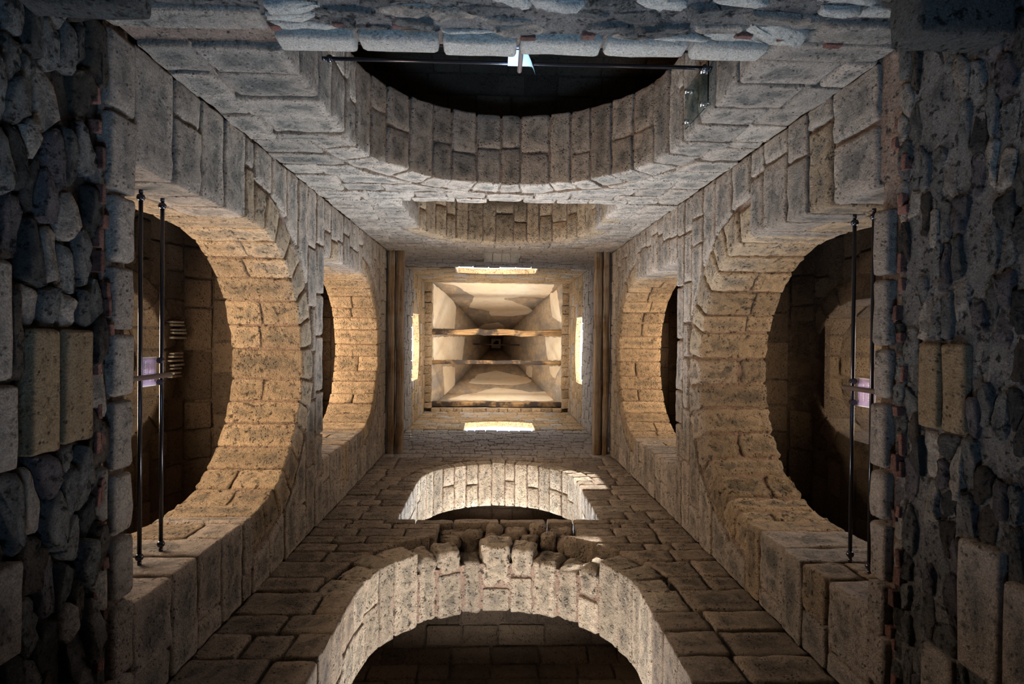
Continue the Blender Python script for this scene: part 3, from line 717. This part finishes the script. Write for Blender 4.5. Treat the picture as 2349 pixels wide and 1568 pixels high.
# ------------------------------------------------------------------ timbers
def beam(name, axis, a0, a1, c1, w1, z0, z1, mat, label, group, rough=3, wob=0):
    mid = (a0+a1)/2
    o = thing(name, P(*((mid, c1, z0) if axis == 0 else (c1, mid, z0))), label, 'beam', group)
    f, l = boxf(a0, a1, c1 - w1/2, c1 + w1/2, z0, z1)
    V, fc, e = stone_arrays(f, l, c=5, seg=(22, 2, 1), gap=0, rough=rough, freq=.018)
    V[:, 1] += [wob*noise.noise(Vector((x*.006, 3.3, c1))) for x in V[:, 0]]
    V = V if axis == 0 else V[:, [1, 0, 2]]
    link_mesh('beam_body', U2W(V), fc if axis == 0 else [q[::-1] for q in fc], mat, o, e)
    return o
beam('timber_beam', 1, YB-6, YF+8, -380, 27, 2104, 2134, M['wood'], 'weathered brown timber against the left wall, outer of its pair', 'timber pair on the left wall')
beam('timber_beam', 1, YB-6, YF+8, -348, 27, 2104, 2138, M['wood'], 'weathered grey-brown timber beside the wall timber on the left', 'timber pair on the left wall')
beam('timber_beam', 1, YB-6, YF+8, 388, 28, 2086, 2120, M['wood'], 'dark stained timber on the right, inner of its pair', 'timber pair on the right wall')
beam('timber_beam', 1, YB-6, YF+8, 417, 24, 2086, 2120, M['wood'], 'paler brown timber nearest the right wall above its arch', 'timber pair on the right wall')
beam('spire_beam', 0, BX0-12, BX1+12, -30, 34, 3296, 3330, M['burnt'], 'crooked charred timber across the spire, topmost of three', 'timbers across the spire', 6, 10)
beam('spire_beam', 0, BX0-12, BX1+12, 145, 22, 3296, 3322, M['burnt'], 'thin charred timber across the middle of the spire', 'timbers across the spire', 3, 4)
beam('spire_beam', 0, BX0-12, BX1+12, 390, 30, 3296, 3330, M['burnt'], 'brown timber along the bottom edge of the spire mouth', 'timbers across the spire', 3, 3)

# ------------------------------------------------------------------ ironwork
def tube(acc, pts, r, n=10):
    pts = [np.array(p, float) for p in pts]; V, fc = [], []
    for i, p in enumerate(pts):
        d = pts[min(i+1, len(pts)-1)] - pts[max(i-1, 0)]; d /= np.linalg.norm(d)
        a = np.cross(d, (0, 0, 1) if abs(d[2]) < .9 else (1, 0, 0)); a /= np.linalg.norm(a); b = np.cross(d, a)
        for k in range(n):
            t_ = 2*math.pi*k/n; V.append(p + r*(a*math.cos(t_) + b*math.sin(t_)))
    for i in range(len(pts)-1):
        for k in range(n): fc.append([i*n+k, i*n+(k+1) % n, (i+1)*n+(k+1) % n, (i+1)*n+k])
    fc.append(list(range(n))[::-1]); fc.append([len(pts)*n - n + k for k in range(n)])
    acc.add(V, fc)
def ball(acc, c, r):
    n, m_ = 10, 6; V = [(c[0], c[1], c[2]-r)]; fc = []
    for i in range(1, m_):
        for k in range(n):
            a, t_ = -math.pi/2 + math.pi*i/m_, 2*math.pi*k/n
            V.append((c[0]+r*math.cos(a)*math.cos(t_), c[1]+r*math.cos(a)*math.sin(t_), c[2]+r*math.sin(a)))
    V.append((c[0], c[1], c[2]+r))
    for k in range(n):
        fc.append([0, 1+(k+1) % n, 1+k]); fc.append([len(V)-1, 1+(m_-2)*n+k, 1+(m_-2)*n+(k+1) % n])
        for i in range(m_-2): fc.append([1+i*n+k, 1+i*n+(k+1) % n, 1+(i+1)*n+(k+1) % n, 1+(i+1)*n+k])
    acc.add(V, fc)
def railing(w, d, zs, s0, s1, sp, label):
    W_ = lambda s, h, dd: wmap(w, np.array([[s, h, dd]]))[0]
    o = thing('guard_rail', W_((s0+s1)/2, Z1, d), label, 'railing', 'guard rails in the lower arches')
    mp = lambda V: wmap(w, V)
    for z in zs:
        a = Acc(); tube(a, [(s0+4, z, d), ((s0+s1)/2, z, d), (s1-4, z, d)], 2.7); r = a.build('rail', M['iron'], o, mp, smooth=True)
        for s_, k in ((s0, 1), (s1, -1)):
            a = Acc(); ball(a, (s_+k*8, z, d), 5.2); tube(a, [(s_-k*4, z, d), (s_+k*3, z, d)], 2.6); a.build('end_fitting', M['iron'], r, mp, smooth=True)
    a = Acc(); tube(a, [(sp, Z1-3, d-4), (sp, zs[-1]+14, d-4)], 3.4); a.build('post', M['rust'], o, mp, smooth=True)
    return o
railing('left', 61, (755, 803), -186, 300, 57, 'black iron guard rail with two bars across the left arch')
railing('right', 70, (746, 787), -175, 311, 67, 'black iron guard rail with two bars across the right arch')
railing('back', 61, (745, 790), -237, 301, 33, 'single visible black guard rail bar across the back arch')
# signs hung on the upper bars
def sign(w, d, z, s0, s1, drop, tilt, label, right=False):
    W_ = lambda V: wmap(w, V)
    o = thing('hanging_sign', W_(np.array([[(s0+s1)/2, z, d]]))[0], label, 'sign', 'small printed signs on the guard rails')
    n = 8
    def sheet(name, sa, sb, ha, hb, off, mat, th=.5):
        V, fc = [], []
        for l in range(2):
            for i in range(n+1):
                for j in range(2):
                    s = sa + (sb-sa)*i/n; h = hb if j else ha
                    q = (s - s0)/(s1-s0); bow = 3.0*math.sin(math.pi*q)*(z-h)/drop*.6
                    V.append((s, h, d + 6 + tilt*(z-h) - off + bow + l*th))
        k = 2*(n+1)
        for i in range(n):
            a_ = 2*i; fc += [[a_, a_+1, a_+3, a_+2], [k+a_, k+a_+2, k+a_+3, k+a_+1], [a_, a_+2, k+a_+2, k+a_], [a_+1, k+a_+1, k+a_+3, a_+3]]
        fc += [[0, k, k+1, 1], [2*n, 2*n+1, k+2*n+1, k+2*n]]
        return link_mesh(name, W_(np.array(V)), fc, mat, o)
    sheet('panel', s0, s1, z-drop, z+1, 0, M['signpale'])
    sheet('printed_face', s0+1.6, s1-1.6, z-drop+1.8, z-1.2, .45, M['sign'], .3)
    for row, (f0, f1) in enumerate(((.22, .80), (.14, .74))):
        acc = Acc(); h = z - drop*(.38 + .26*row); x = s0 + (s1-s0)*f0
        while x < s0 + (s1-s0)*f1:
            wd = rng.uniform(.5, 1.1); ht = rng.uniform(1.6, 2.6)
            q = (x - s0)/(s1-s0); bow = 3.0*math.sin(math.pi*q)*(z-h)/drop*.6
            dd = d + 6 + tilt*(z-h) - .95 + bow
            acc.box((x, h-ht, dd), (x+wd, h+ht*.4, dd+.3)); x += wd + rng.choice((.45, .45, .5, 1.6))
        acc.build('lettering', M['signpale'], o, W_)
    for s_ in (s0 + 5, s1 - 5):
        a = Acc(); tube(a, [(s_, z-3, d), (s_, z+4, d)], 4.2, 8); a.build('clip', M['iron'], o, W_)
sign('left', 61, 800, 31, 71, 34, .05, 'lavender sign with white border hanging on left guard rail')
sign('right', 70, 785, 52, 92, 34, .05, 'lavender sign with white border hanging on right guard rail')
# plain pale sheet on the back rail, one corner curling out over the sill
o = thing('hanging_sign', P(*(12, YB-61, 790)), 'blank sheet, blue daylight in its colour, curled on the back guard rail', 'sign', 'small printed signs on the guard rails')
V, fc = [], []; n = 12
for l in range(2):
    for i in range(n+1):
        for j in range(5):
            s = 16 + 36*i/n; q = i/n; hh = 788 - 40*j/4; cu = max(0, q-.55)/.45
            V.append((s, hh + 5*cu*j/4, 56 + (j/4)*(2 - 30*cu*cu) + l*.5))
k = 5*(n+1)
for i in range(n):
    for j in range(4):
        a_ = 5*i+j; fc += [[a_, a_+1, a_+6, a_+5], [k+a_, k+a_+5, k+a_+6, k+a_+1]]
link_mesh('sheet', wmap('back', np.array(V)), fc, M['paper'], o)
a = Acc(); tube(a, [(49, 783, 61), (49, 795, 61)], 4.4, 8); a.build('clip', M['iron'], o, lambda V: wmap('back', V))
# clear panel bolted to the right reveal of the back arch
o = thing('clear_panel', P(294, YB-34, 779), 'clear acrylic panel with green edge bolted to the back arch reveal', 'panel')
a = Acc(); a.box((293, YB-66, 779), (295, YB-5, 872)); a.build('pane', M['acrylic'], o, U2W)
for y, z in ((YB-12, 793), (YB-12, 858), (YB-58, 793), (YB-58, 858)):
    a = Acc(); tube(a, [(302, y, z), (290, y, z)], 2.6, 10); tube(a, [(290.5, y, z), (288, y, z)], 4, 10); a.build('bolt', M['steel'], o, U2W, smooth=True)
# iron bar high in the spire and the dark pulley under the hatch
o = thing('iron_bar', P(20, 52, 4150), 'thin rusty iron bar crossing high inside the spire', 'bar')
a = Acc(); tube(a, [(-150, 50, 4150), (20, 54, 4150), (190, 54, 4150)], 5); a.build('bar', M['rust'], o, U2W, smooth=True)
o = thing('pulley', P(20, 46, 4640), 'dark pulley hanging under the pale hatch of the spire', 'pulley')
a = Acc(); ball(a, (26, 42, 4640), 17); ball(a, (8, 48, 4645), 10); a.build('wheel', M['iron'], o, U2W)
a = Acc(); tube(a, [(22, 45, 4645), (22, 45, 4699)], 4); a.build('hanger', M['iron'], o, U2W)
